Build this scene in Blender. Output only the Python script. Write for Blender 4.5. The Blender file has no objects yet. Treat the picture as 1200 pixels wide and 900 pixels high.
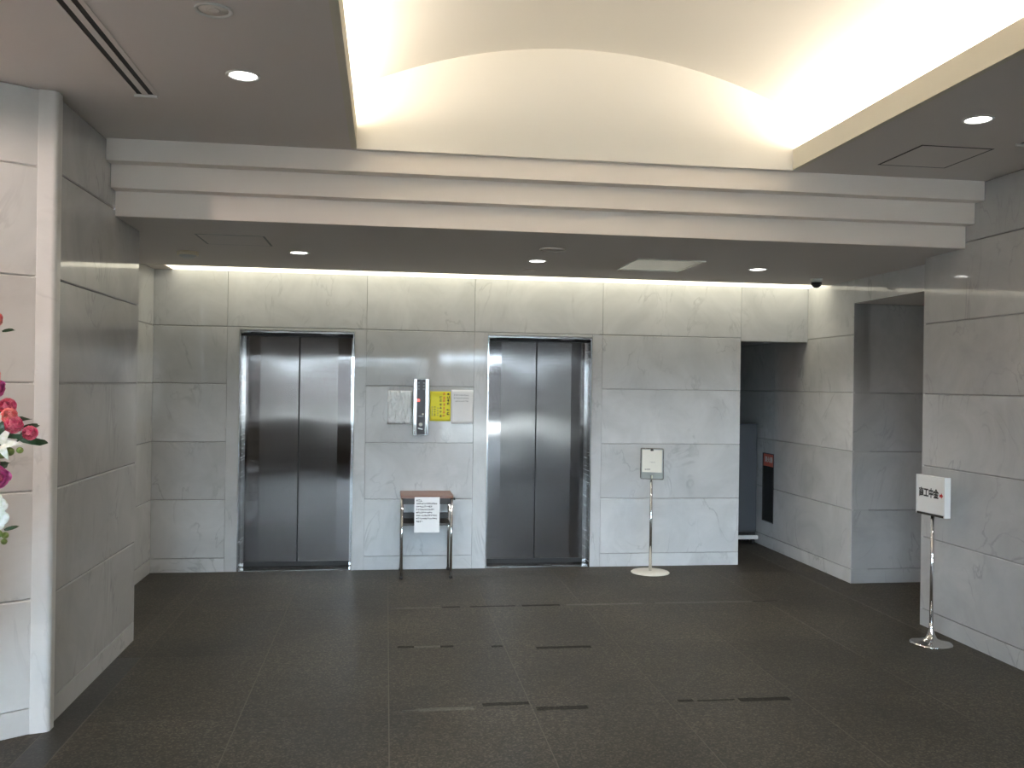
import bpy, bmesh, math, random
from mathutils import Matrix, Vector

scene = bpy.context.scene
C = scene.collection
PI = math.pi

# ------------------------------------------------------------------ camera
yaw, pit, rol, FPX, EYE = 0.139054, 0.001629, 0.014209, 1052.96, 1.6
fwd = Vector((math.sin(yaw) * math.cos(pit), math.cos(yaw) * math.cos(pit), math.sin(pit)))
rgt = Vector((math.cos(yaw), -math.sin(yaw), 0))
upv = rgt.cross(fwd)
r2 = math.cos(rol) * rgt + math.sin(rol) * upv
u2 = -math.sin(rol) * rgt + math.cos(rol) * upv
cam_d = bpy.data.cameras.new('camera')
cam_d.sensor_width = 36
cam_d.lens = 36 * FPX / 1200
cam_d.clip_start = 0.02
cam_d.clip_end = 300
cam = bpy.data.objects.new('camera', cam_d)
C.objects.link(cam)
M = Matrix((r2, u2, -fwd)).transposed().to_4x4()
M.translation = Vector((0, 0, EYE))
cam.matrix_world = M
scene.camera = cam

# ------------------------------------------------------------------ sky, exposure
DAY, COVE_W, SLOT_E, SPOT_W, EXPO = 50.0, 17.8, 2.3, 4.6, 0.12
world = bpy.data.worlds.new('overcast_sky')
scene.world = world
world.use_nodes = True
bg = world.node_tree.nodes['Background']
bg.inputs[0].default_value = (0.72, 0.83, 1.0, 1)
bg.inputs[1].default_value = DAY
vs = scene.view_settings
vs.view_transform = 'Standard'
vs.look = 'None'
vs.exposure = EXPO
vs.gamma = 1
vs.use_curve_mapping = False
cy = scene.cycles
cy.use_denoising = True
cy.max_bounces = 10
cy.diffuse_bounces = 6
cy.glossy_bounces = 5
cy.transparent_max_bounces = 8
cy.sample_clamp_indirect = 8
cy.caustics_reflective = False
cy.caustics_refractive = False


# ------------------------------------------------------------------ materials
def newmat(name):
    m = bpy.data.materials.new(name)
    m.use_nodes = True
    nt = m.node_tree
    return m, nt, nt.nodes['Principled BSDF']


def plain(name, col, rough=0.5, metal=0.0, emit=None, es=0, spec=0.5, bump=0.0, bscale=60):
    m, nt, b = newmat(name)
    b.inputs['Base Color'].default_value = (*col, 1)
    b.inputs['Roughness'].default_value = rough
    b.inputs['Metallic'].default_value = metal
    b.inputs['Specular IOR Level'].default_value = spec
    tc = nt.nodes.new('ShaderNodeTexCoord')
    nz = nt.nodes.new('ShaderNodeTexNoise')
    nz.inputs['Scale'].default_value = bscale
    nt.links.new(tc.outputs['Object'], nz.inputs['Vector'])
    mr = nt.nodes.new('ShaderNodeMapRange')
    mr.inputs[3].default_value = max(0.0, rough - 0.04)
    mr.inputs[4].default_value = min(1.0, rough + 0.04)
    nt.links.new(nz.outputs['Fac'], mr.inputs[0])
    nt.links.new(mr.outputs[0], b.inputs['Roughness'])
    if bump:
        bp = nt.nodes.new('ShaderNodeBump')
        bp.inputs['Strength'].default_value = bump
        bp.inputs['Distance'].default_value = 0.002
        nt.links.new(nz.outputs['Fac'], bp.inputs['Height'])
        nt.links.new(bp.outputs[0], b.inputs['Normal'])
    if emit:
        b.inputs['Emission Color'].default_value = (*emit, 1)
        b.inputs['Emission Strength'].default_value = es
    return m


def mix_rgb(nt, fac, a, b_):
    n = nt.nodes.new('ShaderNodeMix')
    n.data_type = 'RGBA'
    for s, v in ((n.inputs[0], fac), (n.inputs[6], a), (n.inputs[7], b_)):
        if hasattr(v, 'links'):
            nt.links.new(v, s)
        elif isinstance(v, (tuple, list)):
            s.default_value = (*v, 1)
        else:
            s.default_value = v
    return n.outputs[2]


def marble(name, light, dark, vein, rough=0.06, spec=0.4):
    m, nt, b = newmat(name)
    N = nt.nodes.new
    L = nt.links.new
    tc = N('ShaderNodeTexCoord')
    oi = N('ShaderNodeObjectInfo')
    mul = N('ShaderNodeMath'); mul.operation = 'MULTIPLY'; mul.inputs[1].default_value = 37.0
    L(oi.outputs['Random'], mul.inputs[0])
    add = N('ShaderNodeVectorMath'); add.operation = 'ADD'
    L(tc.outputs['Object'], add.inputs[0])
    L(mul.outputs[0], add.inputs[1])
    cl = N('ShaderNodeTexNoise'); cl.inputs['Scale'].default_value = 2.2
    cl.inputs['Detail'].default_value = 7; cl.inputs['Roughness'].default_value = 0.62
    cl.inputs['Distortion'].default_value = 0.9
    L(add.outputs[0], cl.inputs['Vector'])
    cr = N('ShaderNodeMapRange'); cr.inputs[1].default_value = 0.3; cr.inputs[2].default_value = 0.7
    L(cl.outputs['Fac'], cr.inputs[0])
    base = mix_rgb(nt, cr.outputs[0], dark, light)
    # thin drifting veins: where a distorted noise crosses its mid value
    vz = N('ShaderNodeTexNoise'); vz.inputs['Scale'].default_value = 1.5
    vz.inputs['Detail'].default_value = 5; vz.inputs['Distortion'].default_value = 1.6
    mp = N('ShaderNodeMapping'); mp.inputs['Rotation'].default_value = (0.3, 0.7, 0.2)
    mp.inputs['Scale'].default_value = (1.6, 1, 0.8)
    L(add.outputs[0], mp.inputs['Vector'])
    L(mp.outputs[0], vz.inputs['Vector'])
    sub = N('ShaderNodeMath'); sub.operation = 'SUBTRACT'; sub.inputs[1].default_value = 0.5
    L(vz.outputs['Fac'], sub.inputs[0])
    ab = N('ShaderNodeMath'); ab.operation = 'ABSOLUTE'
    L(sub.outputs[0], ab.inputs[0])
    vr = N('ShaderNodeMapRange'); vr.inputs[1].default_value = 0.0; vr.inputs[2].default_value = 0.018
    vr.inputs[3].default_value = 0.55; vr.inputs[4].default_value = 0.0
    L(ab.outputs[0], vr.inputs[0])
    msk = N('ShaderNodeTexNoise'); msk.inputs['Scale'].default_value = 3.1
    L(add.outputs[0], msk.inputs['Vector'])
    mr = N('ShaderNodeMapRange'); mr.inputs[1].default_value = 0.45; mr.inputs[2].default_value = 0.7
    L(msk.outputs['Fac'], mr.inputs[0])
    vm = N('ShaderNodeMath'); vm.operation = 'MULTIPLY'
    L(vr.outputs[0], vm.inputs[0]); L(mr.outputs[0], vm.inputs[1])
    col = mix_rgb(nt, vm.outputs[0], base, vein)
    # panel to panel tone
    hs = N('ShaderNodeHueSaturation')
    vv = N('ShaderNodeMapRange'); vv.inputs[3].default_value = 0.93; vv.inputs[4].default_value = 1.05
    L(oi.outputs['Random'], vv.inputs[0])
    L(vv.outputs[0], hs.inputs['Value'])
    L(col, hs.inputs['Color'])
    L(hs.outputs[0], b.inputs['Base Color'])
    b.inputs['Roughness'].default_value = rough
    b.inputs['Specular IOR Level'].default_value = spec
    bp = N('ShaderNodeBump'); bp.inputs['Strength'].default_value = 0.02; bp.inputs['Distance'].default_value = 0.02
    wv = N('ShaderNodeTexNoise'); wv.inputs['Scale'].default_value = 2.5; wv.inputs['Detail'].default_value = 0
    L(add.outputs[0], wv.inputs['Vector'])
    L(wv.outputs['Fac'], bp.inputs['Height'])
    L(bp.outputs[0], b.inputs['Normal'])
    return m


def granite(name, c0, c1, speck, rough=0.5, spec=0.28):
    m, nt, b = newmat(name)
    N = nt.nodes.new
    L = nt.links.new
    tc = N('ShaderNodeTexCoord')
    oi = N('ShaderNodeObjectInfo')
    geo = N('ShaderNodeNewGeometry')
    big = N('ShaderNodeTexNoise'); big.inputs['Scale'].default_value = 1.3; big.inputs['Detail'].default_value = 5
    L(geo.outputs['Position'], big.inputs['Vector'])
    fine = N('ShaderNodeTexNoise'); fine.inputs['Scale'].default_value = 38; fine.inputs['Detail'].default_value = 6
    fine.inputs['Roughness'].default_value = 0.75
    L(tc.outputs['Object'], fine.inputs['Vector'])
    vo = N('ShaderNodeTexVoronoi'); vo.inputs['Scale'].default_value = 120
    L(tc.outputs['Object'], vo.inputs['Vector'])
    f1 = N('ShaderNodeMapRange'); f1.inputs[1].default_value = 0.35; f1.inputs[2].default_value = 0.65
    L(fine.outputs['Fac'], f1.inputs[0])
    base = mix_rgb(nt, f1.outputs[0], c0, c1)
    sep = N('ShaderNodeSeparateColor')
    L(vo.outputs['Color'], sep.inputs[0])
    g = N('ShaderNodeMapRange'); g.inputs[1].default_value = 0.55; g.inputs[2].default_value = 1.0
    g.inputs[4].default_value = 0.75
    L(sep.outputs[0], g.inputs[0])
    col = mix_rgb(nt, g.outputs[0], base, speck)
    hs = N('ShaderNodeHueSaturation')
    vv = N('ShaderNodeMapRange'); vv.inputs[3].default_value = 0.86; vv.inputs[4].default_value = 1.14
    L(oi.outputs['Random'], vv.inputs[0])
    v2 = N('ShaderNodeMapRange'); v2.inputs[1].default_value = 0.3; v2.inputs[2].default_value = 0.7
    v2.inputs[3].default_value = 0.68; v2.inputs[4].default_value = 1.3
    L(big.outputs['Fac'], v2.inputs[0])
    mm = N('ShaderNodeMath'); mm.operation = 'MULTIPLY'
    L(vv.outputs[0], mm.inputs[0]); L(v2.outputs[0], mm.inputs[1])
    L(mm.outputs[0], hs.inputs['Value']); L(col, hs.inputs['Color'])
    L(hs.outputs[0], b.inputs['Base Color'])
    rr = N('ShaderNodeMapRange'); rr.inputs[3].default_value = rough - 0.08; rr.inputs[4].default_value = rough + 0.1
    L(fine.outputs['Fac'], rr.inputs[0]); L(rr.outputs[0], b.inputs['Roughness'])
    b.inputs['Specular IOR Level'].default_value = spec
    bp = N('ShaderNodeBump'); bp.inputs['Strength'].default_value = 0.12; bp.inputs['Distance'].default_value = 0.002
    L(fine.outputs['Fac'], bp.inputs['Height']); L(bp.outputs[0], b.inputs['Normal'])
    return m


def brushed(name, col, rough=0.2, aniso=0.75, wave=0.35):
    m, nt, b = newmat(name)
    N = nt.nodes.new
    L = nt.links.new
    tc = N('ShaderNodeTexCoord')
    b.inputs['Base Color'].default_value = (*col, 1)
    b.inputs['Metallic'].default_value = 1
    b.inputs['Anisotropic'].default_value = aniso
    tg = N('ShaderNodeTangent'); tg.direction_type = 'RADIAL'; tg.axis = 'Z'
    L(tg.outputs[0], b.inputs['Tangent'])
    mp = N('ShaderNodeMapping'); mp.inputs['Scale'].default_value = (3, 3, 240)
    L(tc.outputs['Object'], mp.inputs['Vector'])
    sc_ = N('ShaderNodeTexNoise'); sc_.inputs['Scale'].default_value = 1.0; sc_.inputs['Detail'].default_value = 3
    L(mp.outputs[0], sc_.inputs['Vector'])
    mr = N('ShaderNodeMapRange'); mr.inputs[3].default_value = rough - 0.05; mr.inputs[4].default_value = rough + 0.06
    L(sc_.outputs['Fac'], mr.inputs[0]); L(mr.outputs[0], b.inputs['Roughness'])
    # slow warp of the sheet
    wz = N('ShaderNodeTexNoise'); wz.inputs['Scale'].default_value = 2.6; wz.inputs['Detail'].default_value = 0
    L(tc.outputs['Object'], wz.inputs['Vector'])
    bp = N('ShaderNodeBump'); bp.inputs['Strength'].default_value = wave; bp.inputs['Distance'].default_value = 0.02
    L(wz.outputs['Fac'], bp.inputs['Height']); L(bp.outputs[0], b.inputs['Normal'])
    return m


def wood(name, c0, c1):
    m, nt, b = newmat(name)
    N = nt.nodes.new
    L = nt.links.new
    tc = N('ShaderNodeTexCoord')
    mp = N('ShaderNodeMapping'); mp.inputs['Scale'].default_value = (2, 22, 22)
    L(tc.outputs['Object'], mp.inputs['Vector'])
    nz = N('ShaderNodeTexNoise'); nz.inputs['Scale'].default_value = 3; nz.inputs['Detail'].default_value = 5
    L(mp.outputs[0], nz.inputs['Vector'])
    L(mix_rgb(nt, nz.outputs['Fac'], c0, c1), b.inputs['Base Color'])
    b.inputs['Roughness'].default_value = 0.35
    return m


def petal_mat(name, c0, c1):
    m, nt, b = newmat(name)
    N = nt.nodes.new
    tc = N('ShaderNodeTexCoord')
    nz = N('ShaderNodeTexNoise'); nz.inputs['Scale'].default_value = 55; nz.inputs['Detail'].default_value = 3
    nt.links.new(tc.outputs['Object'], nz.inputs['Vector'])
    mr = N('ShaderNodeMapRange'); mr.inputs[1].default_value = 0.35; mr.inputs[2].default_value = 0.65
    nt.links.new(nz.outputs['Fac'], mr.inputs[0])
    nt.links.new(mix_rgb(nt, mr.outputs[0], c0, c1), b.inputs['Base Color'])
    b.inputs['Roughness'].default_value = 0.6
    return m


def glass(name, tint=(0.9, 0.94, 0.93)):
    m = bpy.data.materials.new(name)
    m.use_nodes = True
    nt = m.node_tree
    nt.nodes.clear()
    N = nt.nodes.new
    o = N('ShaderNodeOutputMaterial')
    t = N('ShaderNodeBsdfTransparent'); t.inputs[0].default_value = (*tint, 1)
    g = N('ShaderNodeBsdfGlossy'); g.inputs['Roughness'].default_value = 0.02
    f = N('ShaderNodeFresnel'); f.inputs[0].default_value = 1.45
    mx = N('ShaderNodeMixShader')
    nt.links.new(f.outputs[0], mx.inputs[0])
    nt.links.new(t.outputs[0], mx.inputs[1])
    nt.links.new(g.outputs[0], mx.inputs[2])
    nt.links.new(mx.outputs[0], o.inputs[0])
    return m


def sleeve_plastic(name):
    m, nt, b = newmat(name)
    N = nt.nodes.new
    L = nt.links.new
    b.inputs['Base Color'].default_value = (0.80, 0.82, 0.82, 1)
    b.inputs['Roughness'].default_value = 0.12
    b.inputs['Specular IOR Level'].default_value = 0.8
    tc = N('ShaderNodeTexCoord')
    mp = N('ShaderNodeMapping'); mp.inputs['Rotation'].default_value = (0, 0.6, 0); mp.inputs['Scale'].default_value = (14, 1, 6)
    L(tc.outputs['Object'], mp.inputs['Vector'])
    nz = N('ShaderNodeTexNoise'); nz.inputs['Scale'].default_value = 2.0; nz.inputs['Detail'].default_value = 2
    nz.inputs['Distortion'].default_value = 1.0
    L(mp.outputs[0], nz.inputs['Vector'])
    bp = N('ShaderNodeBump'); bp.inputs['Strength'].default_value = 1.0; bp.inputs['Distance'].default_value = 0.03
    L(nz.outputs['Fac'], bp.inputs['Height']); L(bp.outputs[0], b.inputs['Normal'])
    return m


MAT = dict(
    marble=marble('pale_grey_marble', (0.61, 0.615, 0.62), (0.485, 0.495, 0.50), (0.28, 0.29, 0.30)),
    marble_shade=marble('shade_toned_marble', (0.47, 0.47, 0.47), (0.37, 0.375, 0.375), (0.24, 0.245, 0.25)),  # same marble darkened: right and recess wall shade put into the colour
    marble_w=marble('white_marble_post', (0.70, 0.70, 0.69), (0.60, 0.60, 0.59), (0.42, 0.42, 0.42), 0.3),
    mortar=plain('grey_joint_mortar', (0.36, 0.365, 0.36), 0.9),
    granite=granite('flamed_granite', (0.008, 0.007, 0.005), (0.043, 0.037, 0.027), (0.105, 0.089, 0.065)),
    granite_d=granite('dark_border_granite', (0.011, 0.0105, 0.0098), (0.03, 0.028, 0.025), (0.06, 0.054, 0.047), 0.4),
    residue_d=granite('dark_tape_residue', (0.006, 0.0055, 0.0048), (0.020, 0.018, 0.015), (0.045, 0.040, 0.033), 0.65, 0.15),
    residue_l=granite('pale_tape_residue', (0.055, 0.052, 0.044), (0.11, 0.10, 0.088), (0.15, 0.14, 0.12), 0.5),
    grout=plain('floor_grout', (0.115, 0.105, 0.086), 0.9),
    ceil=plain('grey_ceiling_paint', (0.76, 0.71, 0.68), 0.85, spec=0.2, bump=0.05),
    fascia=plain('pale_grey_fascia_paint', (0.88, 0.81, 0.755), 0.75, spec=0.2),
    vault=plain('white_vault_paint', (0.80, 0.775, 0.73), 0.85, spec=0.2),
    lip=plain('cream_cove_paint', (0.74, 0.70, 0.60), 0.8, spec=0.2),
    door=brushed('hairline_elevator_steel', (0.175, 0.163, 0.155), 0.17, 1.0, 0.2),
    doorm=brushed('polished_elevator_steel', (0.165, 0.153, 0.148), 0.09, 0.95, 0.2),
    jamb=brushed('frame_steel', (0.33, 0.32, 0.31), 0.25, 0.3, 0.05),
    chrome=plain('polished_chrome', (0.78, 0.78, 0.78), 0.08, 1.0),
    dark=plain('black_gap', (0.012, 0.012, 0.012), 0.6),
    black=plain('black_plastic', (0.02, 0.02, 0.022), 0.35),
    blackglass=plain('dark_indicator_glass', (0.03, 0.022, 0.024), 0.25, spec=0.25),
    white=plain('white_plastic', (0.74, 0.735, 0.71), 0.45),
    acrylic=plain('off_white_acrylic', (0.86, 0.86, 0.80), 0.18, spec=1.0),
    beige=plain('beige_plastic', (0.80, 0.70, 0.52), 0.35),
    cream=plain('cream_enamel', (0.72, 0.70, 0.62), 0.3),
    paper=plain('white_paper', (0.80, 0.80, 0.80), 0.8, spec=0.2),
    yellow=plain('yellow_paper', (0.82, 0.74, 0.03), 0.55),
    ink=plain('black_ink', (0.03, 0.03, 0.03), 0.7),
    greyink=plain('grey_ink', (0.22, 0.22, 0.23), 0.7),
    redink=plain('orange_red_ink', (0.72, 0.16, 0.03), 0.6),
    signred=plain('sign_red', (0.45, 0.03, 0.03), 0.5),
    sleeve=sleeve_plastic('crumpled_clear_sleeve'),
    wood=wood('brown_table_laminate', (0.17, 0.085, 0.06), (0.25, 0.135, 0.10)),
    shelfm=plain('dark_brown_shelf', (0.03, 0.026, 0.024), 0.5),
    red=plain('extinguisher_red', (0.50, 0.02, 0.015), 0.3),
    redplate=plain('red_sign_plate', (0.55, 0.07, 0.03), 0.4),
    darkbox=plain('dark_recess_lining', (0.03, 0.03, 0.03), 0.6),
    darkgrey=plain('dark_grey_cabinet', (0.075, 0.08, 0.09), 0.35),
    glass=glass('clear_glass'),
    smoke=glass('smoked_glass', (0.22, 0.21, 0.20)),
    alu=plain('aluminium_frame', (0.45, 0.45, 0.45), 0.35, 0.8),
    pave=plain('outside_paving', (0.70, 0.66, 0.60), 0.9, bump=0.1),
    darkstone=plain('dark_entrance_stone', (0.13, 0.125, 0.12), 0.5),
    bldg=plain('sky_block_render', (0.07, 0.067, 0.063), 0.9),
    lampglow=plain('lit_lamp', (1, 1, 1), 0.5, emit=(1.0, 0.97, 0.92), es=14),
    tube=plain('lit_fluorescent_tube', (1, 1, 1), 0.5, emit=(1.0, 0.90, 0.68), es=12),
    slotglow=plain('lit_slot_diffuser', (0.9, 0.9, 0.8), 0.5, emit=(1.0, 0.93, 0.72), es=SLOT_E),
    redglow=plain('lit_red_lamp', (0.8, 0.05, 0.05), 0.4, emit=(1.0, 0.12, 0.10), es=3.0),
    pink=petal_mat('pink_petal', (0.72, 0.07, 0.20), (0.95, 0.36, 0.42)),
    coral=petal_mat('coral_petal', (0.85, 0.20, 0.22), (1.0, 0.55, 0.45)),
    magenta=petal_mat('magenta_petal', (0.50, 0.05, 0.22), (0.80, 0.22, 0.45)),
    petalw=petal_mat('white_petal', (0.66, 0.68, 0.55), (0.84, 0.83, 0.78)),
    leaf=plain('dark_green_leaf', (0.025, 0.06, 0.022), 0.45),
    leafl=plain('light_green_bud', (0.18, 0.24, 0.06), 0.5),
)


# ------------------------------------------------------------------ mesh helpers
class MB:
    def __init__(self):
        self.v, self.f, self.s = [], [], []

    def quad(self, pts, smooth=False):
        i = len(self.v)
        self.v += [tuple(p) for p in pts]
        self.f.append(tuple(range(i, i + len(pts))))
        self.s.append(smooth)
        return self

    def box(self, x0, x1, y0, y1, z0, z1):
        i = len(self.v)
        self.v += [(x, y, z) for z in (z0, z1) for y in (y0, y1) for x in (x0, x1)]
        for f in ((0, 2, 3, 1), (4, 5, 7, 6), (0, 1, 5, 4), (2, 6, 7, 3), (0, 4, 6, 2), (1, 3, 7, 5)):
            self.f.append(tuple(i + k for k in f))
            self.s.append(False)
        return self

    def bbox(self, x0, x1, y0, y1, z0, z1, b):
        """box with bevelled edges"""
        bm = bmesh.new()
        bmesh.ops.create_cube(bm, size=1)
        for v in bm.verts:
            v.co = Vector(((x0 + x1) / 2 + v.co.x * (x1 - x0), (y0 + y1) / 2 + v.co.y * (y1 - y0), (z0 + z1) / 2 + v.co.z * (z1 - z0)))
        bmesh.ops.bevel(bm, geom=bm.edges[:], offset=b, segments=2, affect='EDGES', profile=0.5)
        self.addbm(bm)
        return self

    def addbm(self, bm, smooth=False):
        i = len(self.v)
        bm.verts.index_update()
        self.v += [tuple(v.co) for v in bm.verts]
        for f in bm.faces:
            self.f.append(tuple(i + v.index for v in f.verts))
            self.s.append(smooth)
        bm.free()

    def prism(self, poly, z0, z1):
        n = len(poly)
        i = len(self.v)
        self.v += [(x, y, z0) for x, y in poly] + [(x, y, z1) for x, y in poly]
        self.f.append(tuple(i + k for k in reversed(range(n)))); self.s.append(False)
        self.f.append(tuple(i + n + k for k in range(n))); self.s.append(False)
        for k in range(n):
            q = (k + 1) % n
            self.f.append((i + k, i + q, i + n + q, i + n + k)); self.s.append(False)
        return self

    def tube(self, path, r, n=12, cap=True):
        path = [Vector(p) for p in path]
        rs = r if isinstance(r, (list, tuple)) else [r] * len(path)
        i0 = len(self.v)
        ref = None
        for k, p in enumerate(path):
            a = path[max(k - 1, 0)]
            b = path[min(k + 1, len(path) - 1)]
            t = (b - a).normalized()
            if ref is None or abs(ref.dot(t)) > 0.99:
                ref = Vector((1, 0, 0)) if abs(t.x) < 0.9 else Vector((0, 1, 0))
            u = t.cross(ref).normalized()
            w = t.cross(u).normalized()
            for j in range(n):
                an = 2 * PI * j / n
                self.v.append(tuple(p + rs[k] * (math.cos(an) * u + math.sin(an) * w)))
        for k in range(len(path) - 1):
            for j in range(n):
                q = (j + 1) % n
                self.f.append((i0 + k * n + j, i0 + k * n + q, i0 + (k + 1) * n + q, i0 + (k + 1) * n + j))
                self.s.append(True)
        if cap:
            self.f.append(tuple(i0 + j for j in reversed(range(n)))); self.s.append(False)
            e = i0 + (len(path) - 1) * n
            self.f.append(tuple(e + j for j in range(n))); self.s.append(False)
        return self

    def lathe(self, prof, n=32, c=(0, 0, 0), smooth=True):
        """profile [(r,z)...] about z"""
        i0 = len(self.v)
        for r, z in prof:
            for j in range(n):
                an = 2 * PI * j / n
                self.v.append((c[0] + r * math.cos(an), c[1] + r * math.sin(an), c[2] + z))
        for k in range(len(prof) - 1):
            for j in range(n):
                q = (j + 1) % n
                self.f.append((i0 + k * n + j, i0 + k * n + q, i0 + (k + 1) * n + q, i0 + (k + 1) * n + j))
                self.s.append(smooth)
        if prof[0][0] > 1e-5:
            self.f.append(tuple(i0 + j for j in reversed(range(n)))); self.s.append(False)
        if prof[-1][0] > 1e-5:
            e = i0 + (len(prof) - 1) * n
            self.f.append(tuple(e + j for j in range(n))); self.s.append(False)
        return self

    def grid(self, xs, zs, holes, t, axis='y'):
        """connected slab in the xz plane (thickness t towards +y), or in xy towards +z; holes = (i,k) cells left open"""
        vid = {}

        def V(i, k, s):
            if (i, k, s) not in vid:
                vid[(i, k, s)] = len(self.v)
                self.v.append((xs[i], t * s, zs[k]) if axis == 'y' else (xs[i], zs[k], t * s))
            return vid[(i, k, s)]
        full = lambda i, k: 0 <= i < len(xs) - 1 and 0 <= k < len(zs) - 1 and (i, k) not in holes
        for i in range(len(xs) - 1):
            for k in range(len(zs) - 1):
                if not full(i, k):
                    continue
                self.f.append((V(i, k, 0), V(i + 1, k, 0), V(i + 1, k + 1, 0), V(i, k + 1, 0)))
                self.f.append((V(i, k, 1), V(i, k + 1, 1), V(i + 1, k + 1, 1), V(i + 1, k, 1)))
                if not full(i - 1, k):
                    self.f.append((V(i, k, 0), V(i, k + 1, 0), V(i, k + 1, 1), V(i, k, 1)))
                if not full(i + 1, k):
                    self.f.append((V(i + 1, k, 0), V(i + 1, k, 1), V(i + 1, k + 1, 1), V(i + 1, k + 1, 0)))
                if not full(i, k - 1):
                    self.f.append((V(i, k, 0), V(i, k, 1), V(i + 1, k, 1), V(i + 1, k, 0)))
                if not full(i, k + 1):
                    self.f.append((V(i, k + 1, 0), V(i + 1, k + 1, 0), V(i + 1, k + 1, 1), V(i, k + 1, 1)))
        self.s = [False] * len(self.f)
        return self

    def mesh(self, name, mat):
        me = bpy.data.meshes.new(name)
        me.from_pydata(self.v, [], self.f)
        me.polygons.foreach_set('use_smooth', self.s)
        bm = bmesh.new()
        bm.from_mesh(me)
        bmesh.ops.recalc_face_normals(bm, faces=bm.faces)
        bm.to_mesh(me)
        bm.free()
        me.materials.append(MAT[mat])
        return me

    def build(self, name, mat, parent=None, loc=(0, 0, 0), rz=0.0):
        return link(name, self.mesh(name, mat), parent, loc, rz)


def link(name, me, parent=None, loc=(0, 0, 0), rz=0.0):
    o = bpy.data.objects.new(name, me)
    C.objects.link(o)
    o.parent = parent
    o.location = loc
    o.rotation_euler = (0, 0, rz)
    return o


def tag(o, label, cat, group=None):
    o['label'] = label
    o['category'] = cat
    if group:
        o['group'] = group
    return o


def thing(name, label, cat, loc=(0, 0, 0), rz=0.0, group=None):
    return tag(link(name, None, None, loc, rz), label, cat, group)


def struct(o):
    o['kind'] = 'structure'
    return o


panel_cache = {}


def panel(parent, p, rz, w, h, z0, mat='marble', name='marble_panel', gz=0.0012, gx=0.0008, t=0.02):
    """one stone slab: p = plan point of the slab's left end on the finished face, running along local +x, facing local -y"""
    key = (round(w, 3), round(h, 3), mat, gz)
    if key not in panel_cache:
        m = MB()
        c = 0.0055 if gz > 0.0011 else 0.0008
        x0, x1, a, b = -w / 2 + gx, w / 2 - gx, -h / 2 + gz, h / 2 - gz
        back = [(x0, t, a), (x1, t, a), (x1, t, b), (x0, t, b)]
        mid = [(x0, c, a), (x1, c, a), (x1, c, b), (x0, c, b)]
        ft = [(x0 + .0008, 0, a + c), (x1 - .0008, 0, a + c), (x1 - .0008, 0, b - c), (x0 + .0008, 0, b - c)]
        m.v = back + mid + ft
        for k in range(4):
            q = (k + 1) % 4
            m.f += [(k, q, 4 + q, 4 + k), (4 + k, 4 + q, 8 + q, 8 + k)]
        m.f += [(8, 9, 10, 11), (3, 2, 1, 0)]
        m.s = [False] * len(m.f)
        panel_cache[key] = m.mesh(name, mat)
    cx = p[0] + math.cos(rz) * w / 2
    cyy = p[1] + math.sin(rz) * w / 2
    return link(name, panel_cache[key], parent, (cx, cyy, z0 + h / 2), rz)


ROWS = [0.0, 0.116, 0.606, 1.092, 1.58, 2.06, 2.555, 2.905]


def clad(parent, p, rz, cuts, zs=ROWS, mat='marble', skip=()):
    for i in range(len(cuts) - 1):
        for k in range(len(zs) - 1):
            if (i, k) in skip:
                continue
            q = (p[0] + math.cos(rz) * cuts[i], p[1] + math.sin(rz) * cuts[i])
            panel(parent, q, rz, cuts[i + 1] - cuts[i], zs[k + 1] - zs[k], zs[k], mat, gz=0.0008 if k == 0 else 0.0012)


# ------------------------------------------------------------------ floor
YF0, YB, YV, XR, XE, YE = -1.0, 7.8, 1.5, 3.67, 1.0, -9.0
ZM, ZL = 2.905, 2.515
floor = struct(MB().box(-4.2, 5.6, YE - 0.15, 9.75, -0.1, -0.0008).build('floor', 'grout'))
xc = [-4.195, -3.49, -2.785, -2.08, -1.515, -1.375, -0.67, 0.035, 0.74, 1.445, 2.15, 2.855, 3.56, 4.265, 4.97, 5.6]
yc = [9.75, 8.495, 7.475, 6.455, 5.435, 4.415, 3.395, 2.375, 1.355, 0.335, -0.685, -1.15] + [-1.705 - 1.02 * k for k in range(7)] + [-9.15]
slab_cache = {}
for i in range(len(xc) - 1):
    for k in range(len(yc) - 1):
        x0, x1, y1, y0 = xc[i], xc[i + 1], yc[k], yc[k + 1]
        if (x0 < -2.1 and y0 > 6.4) or (x0 > 3.6 and y1 < 5.4) or (x0 < .6 and y1 < -.9):
            continue
        border = i == 4 and y0 < 5.4
        mt = 'granite_d' if border else 'granite'
        key = (round(x1 - x0, 3), round(y1 - y0, 3), mt)
        if key not in slab_cache:
            w, h, g = (x1 - x0) / 2 - .0022, (y1 - y0) / 2 - .0004, 0.0003
            m = MB()
            m.v = [(-w, -h, -.0008), (w, -h, -.0008), (w, h, -.0008), (-w, h, -.0008), (-w + g, -h + g, 0), (w - g, -h + g, 0), (w - g, h - g, 0), (-w + g, h - g, 0)]
            m.f = [(4, 5, 6, 7)] + [(a, (a + 1) % 4, 4 + (a + 1) % 4, 4 + a) for a in range(4)]
            m.s = [False] * 5
            slab_cache[key] = m.mesh('floor_slab', mt)
        link('floor_slab', slab_cache[key], floor, ((x0 + x1) / 2, (y0 + y1) / 2, 0))
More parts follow.
